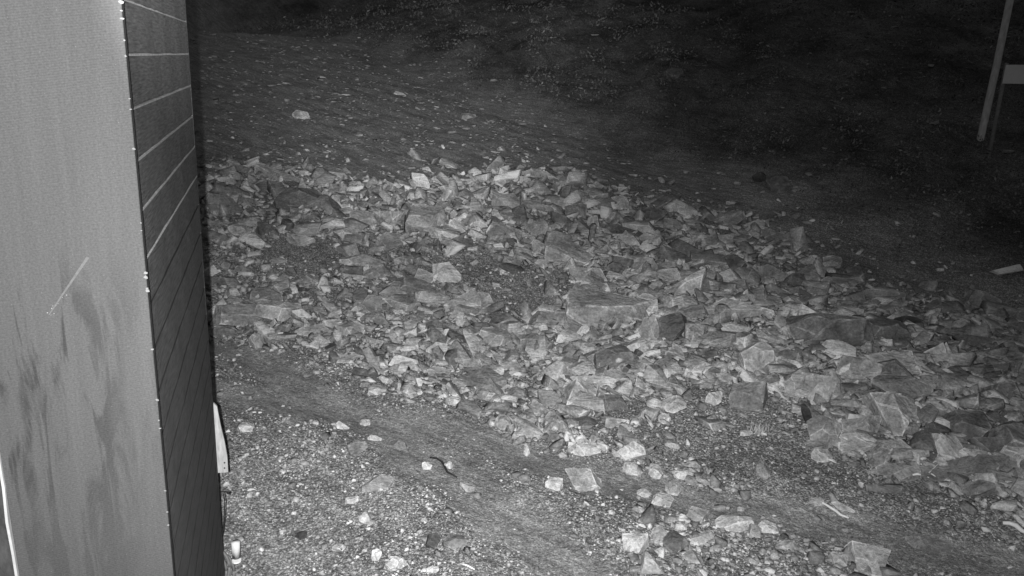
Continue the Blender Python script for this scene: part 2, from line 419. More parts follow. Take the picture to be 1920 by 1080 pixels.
# things at the far wall corner
def corner_pt(px, py, back=.06):
    d = ray(px, py); t = (T1+back)/d.dot(WD); return Vector((0, 0, H))+d*t
def polygon_plate(name, pxs, back, thick, mat, parent=None, **kw):
    bm = bmesh.new(); P = [corner_pt(*p, back) for p in pxs]
    a_ = [bm.verts.new(p) for p in P]; b_ = [bm.verts.new(p+WD*thick) for p in P]; n = len(P)
    bm.faces.new(a_); bm.faces.new(b_[::-1])
    for e in range(n): bm.faces.new((a_[e], b_[e], b_[(e+1) % n], a_[(e+1) % n]))
    bmesh.ops.recalc_face_normals(bm, faces=bm.faces)
    bmesh.ops.bevel(bm, geom=[e for e in bm.edges], offset=.002, segments=1, affect='EDGES')
    return bm_obj(name, bm, mat, parent, **kw)
bar = empty('white_bracket', corner_pt(415, 887, .03), label='white curved bracket sticking out behind the dark plank wall corner', category='bracket')
def rel(o, root):
    o.parent = root; o.matrix_parent_inverse = Matrix.Translation(-root.location); return o
o = polygon_plate('blade', [(400, 756), (407, 763), (413, 795), (421, 828), (426, 855), (428, 886), (417, 887), (400, 887)], .03, .02, plain('bracket_paint', .30, .6, .35, 14, .3, (3, 3, .6))); rel(o, bar)
for py in (868, 878):
    p = corner_pt(421, py, .026); bm = bmesh.new(); tube_bm(bm, [p, p+WD*.005], .0045, 8); rel(bm_obj('bolt', bm, dark_m), bar)
# small hook and cable down the corner
hk = empty('wall_hook', corner_pt(418, 924, .01), label='small dark hook with round end on the wall corner below the white bracket', category='hook')
bm = bmesh.new(); tube_bm(bm, [corner_pt(414, 922, .01), corner_pt(422, 922, .01), corner_pt(427, 924, .01)], .004, 6); rel(bm_obj('shank', bm, dark_m), hk)
bm = bmesh.new(); p = corner_pt(428, 924, .01); rr = bmesh.ops.create_uvsphere(bm, u_segments=10, v_segments=6, radius=.009)
for v_ in rr['verts']: v_.co = v_.co*1.0+p
rel(bm_obj('knob', bm, dark_m, None, True), hk)
bm = bmesh.new(); tube_bm(bm, [corner_pt(*q, .012) for q in [(419, 926), (421.5, 940), (421, 960), (419.5, 980), (417, 1000), (414, 1018), (412, 1036), (412, 1060)]], .0035, 6)
bm_obj('cable', bm, dark_m, None, True, label='thin dark cable hanging down the far wall corner to the hose coil', category='cable')
# coil of hose
hose_m = plain('rubber_hose', .16, .45, .15, 30, .1)
cc = corner_pt(406, 1066, .07); coil = empty('hose_coil', cc, label='coil of grey hose hanging at the foot of the far wall corner', category='hose')
for q, (rad, dx_, tilt) in enumerate([(.075, 0, .25), (.069, .012, .1), (.062, -.008, .35), (.078, .02, .18)]):
    bm = bmesh.new(); pts = []
    for a_ in range(29):
        an = a_*2*math.pi/28
        pts.append(WN*(rad*math.cos(an)+dx_)+Vector((0, 0, 1))*(rad*1.7*math.sin(an)-.02*q)+WD*(.012*q+tilt*.05*math.sin(an)))
    tube_bm(bm, pts, .0085, 8); bm_obj('hose_loop', bm, hose_m, coil, True)
# pale stake
p0 = corner_pt(443, 1120, .1); p0.z = 0; p1 = corner_pt(443, 1037, .1)
stk = empty('pale_stake', (p1.x, p1.y, -.05), label='short pale round-topped stake beside the hose coil', category='stake')
bm = bmesh.new(); hh = p1.z+.05
tube_bm(bm, [(0, 0, 0), (0, 0, hh-.03), (0, 0, hh-.012), (0, 0, hh-.002)], [.026, .026, .021, .008], 12); bm_obj('stake_body', bm, plain('pale_plastic', .6, .5, .15, 25, .1), stk, True)
bm = bmesh.new(); tube_bm(bm, [(0, 0, hh-.06), (0, 0, hh-.05)], .0285, 12); bm_obj('collar', bm, white_m, stk)

# ------------------------------------------------------------------ pole and sign on the hillside
def upright(px, py, frac=0):
    return at(px, py)
pole_m = plain('pole_wood', .50, .8, .3, 20, .3, (1, 1, .3))
b0, tb = at(1838, 262)
def lean_top(b, px, py):                            # point over b along the sight line, at the same depth
    d = ray(px, py); s = math.hypot(b.x, b.y)/math.hypot(d.x, d.y); return Vector((0, 0, H))+d*s
tp = lean_top(b0, 1899, -25); rp = 5.2*tb/FPX
bm = bmesh.new(); tube_bm(bm, [Vector((0, 0, -.3)), Vector((0, 0, 0)), (tp-b0)*.5+Vector((.01, 0, 0)), tp-b0], [rp*1.05, rp*1.05, rp, rp*.95], 10)
pole = bm_obj('tall_pole', bm, pole_m, None, True, label='tall pale pole standing on the dark hillside at upper right', category='pole'); pole.location = b0
b1, t1 = at(1855, 291); print('coil', cc, hz(cc.x, cc.y), hz(p0.x, p0.y)); print('pole', b0, tb, tp, 'sign', b1, t1)
s_top = lean_top(b1, 1888, 118)
sign = empty('plate_sign', b1, label='blank pale rectangular plate on a thin post right of the tall pole', category='sign')
bm = bmesh.new(); r1 = 3.0*t1/FPX; tube_bm(bm, [Vector((0, 0, -.2)), (s_top-b1)*.5, s_top-b1], r1, 8); bm_obj('post', bm, plain('sign_post', .2, .8, .3), sign, True)
q = [lean_top(b1, *p_)-b1 for p_ in [(1886, 122), (1952, 122), (1948, 158), (1879, 157)]]
tocam = (Vector((0, 0, H))-b1).normalized()
bm = bmesh.new(); a_ = [bm.verts.new(v_+tocam*(r1+.02)) for v_ in q]; b_ = [bm.verts.new(v_+tocam*(r1+.004)) for v_ in q]
bm.faces.new(a_); bm.faces.new(b_[::-1])
for e in range(4): bm.faces.new((a_[e], b_[e], b_[(e+1) % 4], a_[(e+1) % 4]))
bmesh.ops.recalc_face_normals(bm, faces=bm.faces); bm_obj('plate', bm, plain('plate_paint', .6, .5, .06), sign)

# ------------------------------------------------------------------ rocks
def fractured(seed, kind, detail=2):
    """convex broken stone in a unit box (x width, y height of the seen face, z thickness)"""
    rnd = random.Random(seed); bm = bmesh.new(); bmesh.ops.create_cube(bm, size=1)
    def cut(n, d):
        r_ = bmesh.ops.bisect_plane(bm, geom=bm.verts[:]+bm.edges[:]+bm.faces[:], plane_co=n*d, plane_no=n, clear_outer=True)
        es = [e for e in r_['geom_cut'] if isinstance(e, bmesh.types.BMEdge)]
        if es: bmesh.ops.contextual_create(bm, geom=es)
    ns = {'slab': rnd.choice([4, 5, 6]), 'block': rnd.choice([4, 5]), 'wedge': 3, 'round': 11, 'chip': 3}[kind]
    a0 = rnd.random()*6.28
    for i_ in range(ns):
        an = a0+i_*6.283/ns+rnd.uniform(-.35, .35)
        dist = {'slab': rnd.uniform(.24, .5), 'block': rnd.uniform(.3, .52), 'wedge': rnd.uniform(.20, .34), 'round': rnd.uniform(.42, .47), 'chip': rnd.uniform(.22, .4)}[kind]
        cut(Vector((math.cos(an), math.sin(an), rnd.uniform(-.25, .35))).normalized(), dist)
    for i_ in range({'slab': 2, 'block': 4, 'wedge': 3, 'round': 9, 'chip': 1}[kind]):
        an = rnd.random()*6.28; tl = {'slab': .25, 'block': .8, 'wedge': .7, 'round': 1.0, 'chip': .8}[kind]*rnd.uniform(.5, 1.3)
        cut(Vector((math.cos(an)*tl, math.sin(an)*tl, 1)).normalized(), rnd.uniform(.34, .46))
    if detail:
        el = bm.faces.layers.float.new('edge')
        bv = bmesh.ops.bevel(bm, geom=bm.edges[:], offset=(.02 if kind != 'round' else .05) if detail > 0 else .032, segments=1, affect='EDGES', clamp_overlap=True)
        for f_ in bv['faces']: f_[el] = 1.0
        bmesh.ops.triangulate(bm, faces=bm.faces[:])
        for q_ in range(max(detail, 0)):
            long_ = [e for e in bm.edges if e.calc_length() > (.34, .17, .1)[q_]]
            bmesh.ops.subdivide_edges(bm, edges=long_, cuts=1, use_grid_fill=False)
            bmesh.ops.triangulate(bm, faces=[f_ for f_ in bm.faces if len(f_.verts) > 3])
            amp = (.013, .008, .005)[q_]
            bm.normal_update()
            for v_ in bm.verts: v_.co += v_.normal*rnd.uniform(-1, 1)*amp
    else: bmesh.ops.triangulate(bm, faces=bm.faces[:])
    # fit the outline to the box again
    co = np.array([v_.co for v_ in bm.verts]); lo_, hi_ = co.min(0), co.max(0); ct = (lo_+hi_)/2; ex = hi_-lo_
    for v_ in bm.verts: v_.co = Vector([(v_.co[q_]-ct[q_])/ex[q_] for q_ in range(3)])
    return bm

KIND = {'s': 'slab', 'b': 'block', 'w': 'wedge', 'r': 'round'}
# px, py, width, height (photo pixels), slope of its long side, shape, tone, label (anchors only), short name
R = [
 (1145,598,156,68,4,'b',2,'huge cracked block, largest of the rubble, with pale crack down its face','huge cracked block'),
 (1293,554,92,46,-28,'w',3,'large pyramid-topped rock with pale left face, right of the huge cracked block','pyramid-topped rock'),
 (1385,592,108,36,28,'s',3,'long smooth pale slab sloping down right, right of the pyramid-topped rock','long sloping slab'),
 (1787,889,152,28,3,'s',2,'long flat boat-shaped slab lying near the right edge','boat-shaped slab'),
 (1657,687,102,42,18,'w',3,'large pale triangular slab with sharp right tip, upper right of the rubble','sharp-tipped triangular slab'),
 (1553,630,130,46,14,'b',1,'big dark grey boulder with a ridged back at right','ridged dark boulder'),
 (1490,628,36,56,-35,'s',3,'pale leaf-shaped slab leaning on the left of the ridged dark boulder','leaf-shaped slab'),
 (800,424,68,50,0,'b',2,'blocky rock with a pale rim at the upper left crest of the rubble','pale-rimmed blocky rock'),
 (738,421,62,44,-28,'w',2,'leaning grey wedge left of the pale-rimmed blocky rock','leaning grey wedge'),
 (567,387,92,42,0,'r',1,'smooth rounded dome of rock half buried at upper left','half-buried rounded dome'),
 (534,336,98,22,3,'s',2,'long low slab with dark underside at the far left','long low far slab'),
 (1052,600,108,34,6,'s',2,'broad low rounded slab just left of the huge cracked block','broad low slab'),
 (1064,487,88,46,15,'b',2,'large rugged rock in the middle of the rubble crest','large rugged rock'),
 (1104,524,66,26,-5,'s',3,'pale flat-faced slab below the large rugged rock','pale flat-faced slab'),
 (1445,521,88,28,12,'s',3,'pale slab with a black hollow over its top, upper right','hollow-topped slab'),
 (523,587,68,40,8,'b',3,'grey blocky boulder low in the left rubble','left blocky boulder'),
 (1114,424,23,25,0,'b',4,'small bright cube-shaped rock near the rubble crest','bright cube-shaped rock'),
 (980,619,48,13,-20,'s',4,'bright narrow bar of stone tilting up right beside the broad low slab','bright stone bar'),
 (1413,677,64,50,5,'b',3,'rough pale rock with a whiter patch on it, right of centre','rock with whiter patch'),
 (1523,734,56,58,30,'b',3,'tall pale two-lobed rock in the right of the rubble','two-lobed pale rock'),
 (1604,709,60,40,25,'w',3,'pale triangle of rock right of the two-lobed pale rock','pale rock triangle'),
 (1665,791,70,62,15,'w',2,'tall grey peaked rock in the lower right rubble','tall peaked rock'),
 (1608,838,64,30,12,'s',3,'pale brick-like slab in front of the tall peaked rock','pale brick-like slab'),
 (1096,911,74,42,20,'s',3,'large flat pale stone lying alone on the wheel track','flat stone on the track'),
 (1038,913,29,22,0,'b',4,'small pale stone left of the flat stone on the wheel track','pale track stone'),
 (1263,764,38,28,5,'b',4,'bright angular stone in the gravel below the rubble','bright angular stone'),
 (1181,850,48,26,-8,'b',4,'pale faceted stone at the right end of the gravel ridge','faceted end stone'),
 (1096,846,54,24,5,'s',4,'pale broad stone left of the faceted end stone','broad pale ridge stone'),
 (811,1019,25,26,0,'b',0,'black angular stone on the gravel at bottom','black angular stone'),
 (852,1021,42,21,0,'r',1,'dark smooth oval stone right of the black angular stone','dark oval stone'),
 (461,805,25,15,0,'r',4,'pale rounded stone lying alone near the wall, lower left','lone pale stone by the wall'),
 (640,803,28,14,3,'b',4,'pale stone alone on the lower left gravel','lone pale gravel stone'),
 (685,796,18,11,0,'r',4,'small white stone above right of the lone pale gravel stone','small white stone'),
 (1632,602,27,21,-20,'b',4,'bright ragged stone above the ridged dark boulder','bright ragged stone'),
 (1782,617,46,13,-20,'s',4,'bright thin curved stone at far right','bright thin curved stone'),
 (1649,634,78,46,8,'r',1,'dark rounded boulder below the bright ragged stone','dark rounded boulder'),
 (1695,620,50,32,0,'b',0,'black blocky rock right of the dark rounded boulder','black blocky rock'),
 (1841,569,46,30,20,'b',2,'lone grey rock in the dark at far right','lone rock in the dark'),
 (1456,354,38,22,12,'r',1,'rounded grey rock alone on the dark ground beyond the rubble','lone rock beyond the rubble'),
 (565,222,28,14,0,'r',3,'pale rounded stone lying on the far dirt road','stone on the far road'),
 (878,222,24,10,0,'b',2,'small grey stone at the far road edge below the hillside','far road edge stone'),
 (1265,142,28,14,-5,'r',1,'dim stone high on the dark hillside','dim hillside stone'),
 (1437,995,30,21,-5,'b',4,'bright square stone in the lower right gravel','bright square stone'),
 (1620,1060,62,44,38,'s',3,'large tilted slab at the bottom edge, right of centre','tilted slab at the bottom edge'),
 (1193,1027,42,36,0,'b',4,'pale broken stone at the bottom of the gravel field','pale broken stone'),
 (1222,1064,46,30,0,'w',3,'pale pointed stone at the bottom edge of the gravel field','pale pointed bottom stone'),
 (1263,1023,42,29,0,'r',1,'smooth dark rounded stone in the bottom gravel field','smooth dark gravel stone'),
 (1332,532,40,38,0,'b',2,'upright block behind the pyramid-topped rock','upright block'),
 (1012,330,72,12,5,'s',3,'long pale slab along the top of the rubble crest','long crest slab'),
 (1049,360,30,32,15,'w',3,'pale upright point of rock near the top of the crest','pale crest point'),
 (686,495,86,22,12,'s',3,'long pale slab in the left rubble','long left slab'),
]
M_ = [(508,352,66,14,4,'s',2),(462,350,18,14,0,'r',3),(449,437,37,19,0,'r',3),(462,382,38,15,0,'b',2),(497,434,36,22,15,'b',1),(682,417,46,26,0,'b',2),
(764,430,14,42,0,'w',0),(825,395,38,28,-20,'b',1),(854,435,40,30,15,'b',2),(691,508,19,13,0,'w',4),(706,519,52,26,0,'b',2),(665,513,30,22,-15,'b',1),
(836,519,50,40,5,'b',3),(799,526,50,30,20,'s',3),(778,540,80,24,15,'s',1),(771,572,36,18,0,'b',3),(867,576,62,38,-22,'w',3),(497,561,62,34,0,'s',2),
(452,598,84,38,-5,'s',2),(623,613,32,20,0,'b',4),(597,626,72,22,4,'s',3),(667,624,72,26,15,'s',3),(512,637,48,15,10,'s',4),(488,645,36,22,0,'b',2),
(588,651,24,15,0,'w',4),(756,656,48,12,15,'s',0),(819,661,36,22,0,'b',3),(423,626,38,16,0,'b',1),(849,363,52,20,12,'s',3),(1078,369,42,19,0,'b',2),
(949,387,48,30,5,'b',2),(993,389,42,20,12,'b',2),(1164,389,34,24,0,'b',3),(1078,402,38,28,10,'b',2),(1036,434,28,15,0,'b',4),(1004,439,42,38,0,'b',2),
(1045,454,48,22,15,'b',0),(960,415,46,24,-10,'b',2),(1175,439,84,16,32,'s',1),(1175,458,48,22,5,'s',3),(1019,498,32,15,5,'s',4),(945,443,62,34,25,'b',2),
(1101,549,68,24,0,'b',2),(1201,513,54,36,10,'b',2),(1364,417,62,24,0,'r',2),(953,606,42,27,-15,'w',3),(1100,628,36,20,0,'b',4),(1008,654,62,40,0,'b',2),
(908,572,42,30,0,'b',2),(1300,632,36,38,15,'b',3),(1260,624,52,46,0,'b',1),(1300,589,52,26,-10,'b',2),(1352,641,92,26,-2,'s',2),(1199,654,42,25,10,'b',4),
(1056,641,26,14,0,'w',4),(1245,524,52,22,-8,'s',3),(1215,561,44,11,20,'s',3),(1423,339,22,18,0,'b',0),(1449,450,58,22,22,'s',2),(1560,497,32,19,0,'b',2),
(1604,517,38,22,-30,'s',1),(1799,580,40,14,5,'s',2),(1908,602,32,20,0,'b',2),(1460,661,36,10,0,'s',3),(1560,730,42,42,15,'b',3),(1404,754,62,46,0,'b',2),
(1616,807,62,34,-15,'b',2),(1516,791,14,46,0,'s',0),(1547,815,48,40,0,'b',2),(1539,861,32,17,5,'r',4),(1775,848,42,38,20,'b',3),(1816,811,56,48,0,'b',1),
(1889,844,62,50,10,'b',1),(1889,889,64,30,0,'s',2),(1681,889,62,26,8,'s',2),(1755,787,92,18,5,'s',2),(1828,925,52,24,0,'b',2),(1535,835,46,14,15,'s',2),
(1869,750,62,30,0,'b',1),(1814,719,28,24,0,'b',0),(1802,716,10,8,0,'b',4),(1415,1000,21,23,0,'b',2),(1569,1055,26,18,30,'b',4),(1529,942,25,12,8,'b',4),
(1580,954,36,13,40,'s',4),(1743,1025,62,20,30,'s',2),(1429,886,23,27,0,'r',3),(1472,1027,32,14,0,'b',3),(1338,752,23,29,50,'b',4),(1246,789,21,17,0,'r',4),
(941,795,27,24,0,'r',3),(1012,778,36,35,20,'b',3),(1034,795,29,34,0,'r',3),(1073,807,19,27,10,'b',4),(998,813,52,18,15,'s',4),(1116,823,17,19,0,'r',3),
(1228,890,23,23,0,'r',4),(1281,893,31,15,12,'r',4),(1263,917,27,23,20,'r',3),(1208,929,23,13,30,'r',3),(1242,943,32,22,25,'b',4),(1307,970,48,26,0,'b',2),
(1375,986,58,30,-5,'b',3),(1238,1009,27,29,0,'r',3),(1315,1015,38,22,-10,'b',3),(1299,1049,36,20,30,'s',2),(1034,725,62,12,-3,'s',4),(1157,713,78,24,0,'s',2),
(906,719,38,30,-20,'b',4),(1075,697,62,34,10,'b',2),(1399,814,21,9,0,'r',4),(1354,711,42,14,5,'s',3),(701,825,25,8,4,'s',4),(669,848,38,22,-10,'s',2),
(746,838,36,20,0,'s',2),(710,913,52,30,0,'s',2),(707,735,30,18,0,'b',4),(767,738,46,14,15,'s',4),(657,677,46,20,-15,'s',4),(762,693,32,20,0,'b',3),
(707,1045,17,20,0,'b',4),(742,1062,32,24,20,'b',3),(661,939,23,12,0,'b',4),(875,917,25,14,15,'b',3),(801,877,17,12,0,'b',4),(565,1005,19,12,0,'b',0),
(638,1030,25,11,10,'b',3),(813,1070,23,12,0,'b',3),(842,876,17,14,30,'b',3),(750,178,20,6,10,'s',3),(1215,628,40,40,0,'b',2),(930,640,60,34,0,'b',2),(875,628,34,26,10,'b',1),
(1405,640,60,22,10,'b',1),(1480,700,50,26,0,'b',1),(1440,720,40,22,8,'b',2),(960,695,48,22,10,'b',3),(890,690,40,22,0,'b',2),(1245,690,52,22,5,'s',2),(1310,690,46,24,0,'b',3)]
items = [(x[0], x[1], x[2], x[3], x[4], x[5], x[6], x[7], x[8]) for x in R]+[m_+(None, None) for m_ in M_]
foot = []                                           # footprints x, y, r
rocks = []
def add_rock(px, py, wp, hp, rot, sh, tone, label, short, seed, P=None, dist=None, lift=.28):
    kind = KIND[sh]
    if P is None: P, dist = at(px, py)
    cam_v = (Vector((0, 0, H))-P); dist = cam_v.length; cam_v.normalize()
    a_ = wp*dist/FPX; hh = hp*dist/FPX
    k = {'s': .42, 'b': .62, 'w': .62, 'r': .45}[sh]
    n = (Vector((0, 0, 1))*(1-k)+cam_v*k).normalized()
    rnd = random.Random(seed+5)
    n = (n+Vector((rnd.uniform(-.16, .16), rnd.uniform(-.10, .10), 0))).normalized()
    sr = ROT @ Vector((math.cos(math.radians(rot)), -math.sin(math.radians(rot)), 0))   # long side as it slopes
    xa = (sr-n*sr.dot(n)).normalized(); ya = n.cross(xa)
    b_ = hh/max(.35, n.dot(cam_v))
    c_ = {'s': .38, 'b': .75, 'w': .7, 'r': .7}[sh]*min(a_, b_)
    c_ = max(c_, .03)
    bm = fractured(seed, kind, 3 if wp > 60 else 2)
    for v_ in bm.verts: v_.co = Vector((v_.co.x*a_*1.12, v_.co.y*b_*1.2, v_.co.z*c_))
    me = bpy.data.meshes.new('rock'); bm.to_mesh(me); bm.free()
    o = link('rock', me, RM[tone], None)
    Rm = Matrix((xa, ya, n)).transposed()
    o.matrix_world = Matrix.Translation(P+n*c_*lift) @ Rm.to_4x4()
    foot.append((P.x, P.y, .5*a_, .5*max(b_*.7, .04), xa.x, xa.y))
    rocks.append([o, px, py, wp, hp, tone, sh, label, short])
for i_, it in enumerate(items):
    add_rock(*it[:7], it[7], it[8], 100+i_)
# the next largest stones, to 300 in all
taken = [(r_[1], r_[2], r_[3]*.5, r_[4]*.5) for r_ in rocks]
tries = 0; rr_ = random.Random(5)
xs_ = [p[0] for p in RUB]; ys_ = [p[1] for p in RUB]
while len(rocks) < 298 and tries < 30000:
    tries += 1
    x_ = rr_.uniform(-6.5, 7.5); y_ = rr_.uniform(4.2, 15)
    if not bool(inside(x_, y_, RUB)): continue
    P = Vector((x_, y_, float(hz(x_, y_)))); px, py = proj(P)
    if not (400 < px < 1915 and 280 < py < 1075): continue
    size = rr_.choice([.16, .2, .2, .26, .32, .38])*rr_.uniform(.85, 1.15)
    dist = (P-Vector((0, 0, H))).length; wp = size*FPX/dist; hp = wp*rr_.uniform(.38, .75)
    if wp < 18: continue
    if px < 640: hp *= .7
    if ((abs(px-890) < 60 and abs(py-505) < 20) or (abs(px-1000) < 50 and abs(py-553) < 18) or (1180 < px < 1420 and 770 < py < 830)): continue
    if any(abs(px-a)/(c+wp*.36) < 1 and abs(py-b_)/(d+hp*.36) < 1 for a, b_, c, d in taken): continue
    taken.append((px, py, wp*.5, hp*.5))
    add_rock(px, py, wp, hp, rr_.gauss(8, 16), rr_.choice('sbbbw'), rr_.choice([1, 1, 2, 2, 2, 3, 3]), None, None, 900+len(rocks), P, dist)
print('rocks', len(rocks), 'tries', tries)
# labels: anchors carry their own, the others are told from the nearest anchor
anch = [r_ for r_ in rocks if r_[7]]
TN = ['black', 'dark grey', 'mid grey', 'light grey', 'pale']; SN = {'s': 'flat slab', 'b': 'angular stone', 'w': 'pointed stone', 'r': 'rounded stone'}
seen = {}
for r_ in rocks:
    o, px, py, wp, hp, tone, sh, lab, short = r_
    o['category'] = 'rock'; o['group'] = 'broken rocks lying on the slope and gravel'
    if lab: o['label'] = lab; continue
    an = min(anch, key=lambda q_: math.hypot((q_[1]-px)/1.0, (q_[2]-py)*1.4)-(q_[3]+q_[4])*.2)
    dx, dy = px-an[1], py-an[2]; ang = math.degrees(math.atan2(dy, dx)) % 360
    rel_ = ['right of', 'below and right of', 'below', 'below and left of', 'left of', 'above and left of', 'above', 'above and right of'][int((ang+22.5)//45) % 8]
    gap = math.hypot(dx, dy)-(an[3]+wp)*.4
    near = 'just ' if gap < 30 else ('' if gap < 80 else 'well ')
    sz = 'small ' if wp < 26 else ('' if wp < 50 else 'large ')
    seen.setdefault((sz+TN[tone]+' '+SN[sh], near+rel_+' the '+an[8]), []).append(r_)
ordn = ['larger', 'smaller']
for (a_, b_), lst in seen.items():
    if len(lst) == 1: lst[0][0]['label'] = a_+' '+b_
    else:
        lst.sort(key=lambda q_: q_[1])
        wd_ = {2: ['leftmost', 'rightmost'], 3: ['leftmost', 'middle', 'rightmost']}.get(len(lst), ['leftmost', 'second', 'third', 'fourth', 'fifth', 'sixth', 'seventh', 'eighth', 'ninth'])
        for q_, r_ in enumerate(lst): r_[0]['label'] = wd_[min(q_, len(wd_)-1)]+' '+a_+' '+b_

# loose stones too many to count, and gravel: joined meshes
def variants(n, kinds, seed, detail=0):
    out = []
    for q_ in range(n):
        bm = fractured(seed+q_, kinds[q_ % len(kinds)], detail); el = bm.faces.layers.float.get('edge')
        bm.verts.index_update()
        out.append((np.array([v_.co for v_ in bm.verts]), np.array([[v_.index for v_ in f_.verts] for f_ in bm.faces]), np.array([f_[el] if el else 0. for f_ in bm.faces]))); bm.free()
    return out
def rotmats(tilt, n, az=None):
    if az is None: az = rng.uniform(0, 2*np.pi, n)
    tx = rng.normal(0, tilt, n); ty = rng.normal(0, tilt, n)
    ca_, sa = np.cos(az), np.sin(az); cx, sx = np.cos(tx), np.sin(tx); cy, sy = np.cos(ty), np.sin(ty)
    Z = np.zeros(n); O = np.ones(n)
    Rz = np.array([[ca_, -sa, Z], [sa, ca_, Z], [Z, Z, O]]); Rx = np.array([[O, Z, Z], [Z, cx, -sx], [Z, sx, cx]]); Ry = np.array([[cy, Z, sy], [Z, O, Z], [-sy, Z, cy]])
    return np.einsum('ijn,jkn,kln->nil', Rx, Ry, Rz)
def scatter(name, x, y, size, flat, sink, tilt, tone, vars_, mat, az=None, long_=1.0, **kw):
    n = len(x); z = hz(x, y); R3 = rotmats(tilt, n, az)
    asp = np.stack([size*long_*rng.uniform(.8, 1.25, n), size*rng.uniform(.55, 1.0, n), size*flat], 1)
    which = rng.integers(0, len(vars_), n) if len(vars_) < 60 else rng.integers(0, 30, n)+np.where(size > .10, 0, 30); Vs, Ts, Tn, Ed = [], [], [], []; off = 0
    for k_, (vv, tt, ee) in enumerate(vars_):
        id_ = np.nonzero(which == k_)[0]
        if not len(id_): continue
        P = vv[None]*asp[id_, None, :]; P = np.einsum('nij,nvj->nvi', R3[id_], P)
        P += np.stack([x[id_], y[id_], z[id_]+sink[id_]*size[id_]], 1)[:, None, :]
        T = tt[None]+(np.arange(len(id_))*len(vv))[:, None, None]+off
        off += P.shape[0]*P.shape[1]; Vs.append(P.reshape(-1, 3)); Ts.append(T.reshape(-1, 3)); Tn.append(np.repeat(tone[id_], len(vv))); Ed.append(np.tile(ee, len(id_)))
    me = mesh_np(name, np.concatenate(Vs), np.concatenate(Ts), np.concatenate(Tn)); print(name, n, len(me.polygons))
    ed = np.concatenate(Ed).astype(np.float32)
    if ed.any(): a_ = me.attributes.new('edge', 'FLOAT', 'FACE'); a_.data.foreach_set('value', ed)
    return link(name, me, mat, **kw)
def polar(n, r0, r1, a0=-.76, a1=.76, p=1.0):
    u = rng.random(n); r__ = r0*(r1/r0)**(u**p); a = rng.uniform(a0, a1, n); return r__*np.sin(a), r__*np.cos(a), r__
F_ = np.array(foot)
def clear_of_rocks(x, y, k=.8):
    ok = np.ones(len(x), bool)
    for fx, fy, a, b_, ux, uy in F_:
        dx = x-fx; dy = y-fy; l = math.hypot(ux, uy)+1e-6; u_ = (dx*ux+dy*uy)/l; v_ = (-dx*uy+dy*ux)/l
        ok &= (u_/a/k)**2+(v_/b_/k)**2 > 1
    return ok
def off_wall(x, y):                                 # not inside the building
    n = x*WN.x+y*WN.y+DW; s = x*WD.x+y*WD.y; return ~((n < .03) & (s < T1+.03))
V1 = variants(30, ['block', 'slab', 'wedge', 'slab', 'wedge'], 4000)
V2 = variants(24, ['chip'], 5000)
V3 = variants(30, ['block', 'slab', 'wedge', 'slab', 'wedge'], 4000, -1)
# rubble
x, y, rr2 = polar(60000, 4.6, 19)
m = inside(x+.25*fbm(x*1.2, y*1.2, 2), y, RUB)
m_in = m.copy(); sc_ = np.where((rng.random(len(x)) < .42) & (y+.75*x > 8.8), 1.15, .10)
m = inside(x+rng.normal(0, 1, len(x))*sc_, y+rng.normal(0, 1, len(x))*sc_, RUB) & off_wall(x, y)
bare = np.zeros(len(x), bool)
for (bx, by, br) in [tuple(at(890, 505)[0][:2])+(.42,), tuple(at(1000, 555)[0][:2])+(.36,), tuple(at(1290, 800)[0][:2])+(.5,), tuple(at(600, 480)[0][:2])+(.4,)]:
    bare |= np.hypot((x-bx)/1.8, y-by) < br
m &= (~bare | (rng.random(len(x)) < .15)) & clear_of_rocks(x, y, .85)
x, y, rr2 = x[m], y[m], rr2[m]
size = .062*(1-rng.random(len(x))*.985)**(-.40); size = np.clip(size, .05, .30)
size *= np.clip(.6+rr2*.05, .8, 1.25)
size *= np.where((x < -1.4) & (y < 9.5), .75, 1)*np.where(m_in[m], 1, .7)
k_ = rng.random(len(x)) < .62; x, y, size = x[k_], y[k_], size[k_]
x, y, size = x[:11000], y[:11000], size[:11000]
tone = np.clip(.225*np.exp(rng.normal(0, .40, len(x))), .05, .68)
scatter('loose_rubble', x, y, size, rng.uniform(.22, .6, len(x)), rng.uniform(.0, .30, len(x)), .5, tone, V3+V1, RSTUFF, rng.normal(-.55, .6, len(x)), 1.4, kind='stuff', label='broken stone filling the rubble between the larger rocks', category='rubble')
# stones strewn over track, field and road
x, y, rr2 = polar(52000, 3.4, 30)
vg, rb, pk = zones(x, y)
fld = inside(x, y, FIELD)
cl = fbm(x*1.4+3, y*1.4, 3)
prob = .10+.35*np.clip(cl+.1, 0, 1)+.45*fld; prob *= (1-.93*pk); prob *= np.where(rb > .5, .3, 1); prob = np.where(vg > .5, .12+.5*np.clip(cl, 0, 1), prob)
prob = np.where((y-.35*x > 10.5) & (vg < .5), .45+.5*np.clip(cl, -.3, 1), prob)
dr, tr_ = seg_dist(x, y, RIDGE); prob = np.where((rb < .5) & (vg < .6) & (y+.75*x > 8.5), np.maximum(prob, .85*np.exp(-np.clip(dr-1.3, 0, 9)/.9)), prob)
m = (rng.random(len(x)) < prob) & off_wall(x, y) & clear_of_rocks(x, y, .7)
x, y, rr2, fld, vg = x[m], y[m], rr2[m], fld[m], vg[m]
size = .018*(1-rng.random(len(x))*.99)**(-.40); size = np.clip(size*np.where(fld, 1.5, 1)*np.clip(.6+rr2*.10, .8, 3), .018, .30)
tone = np.clip(.225*np.exp(rng.normal(0, .38, len(x))), .06, .6)
far_ = (y-.35*x > 10.5)
tone = np.where(vg > .5, .09+.25*(tone-.15), tone)
tone = np.where((y-.35*x > 11) & (vg <= .5), .19+.4*(tone-.26), tone)
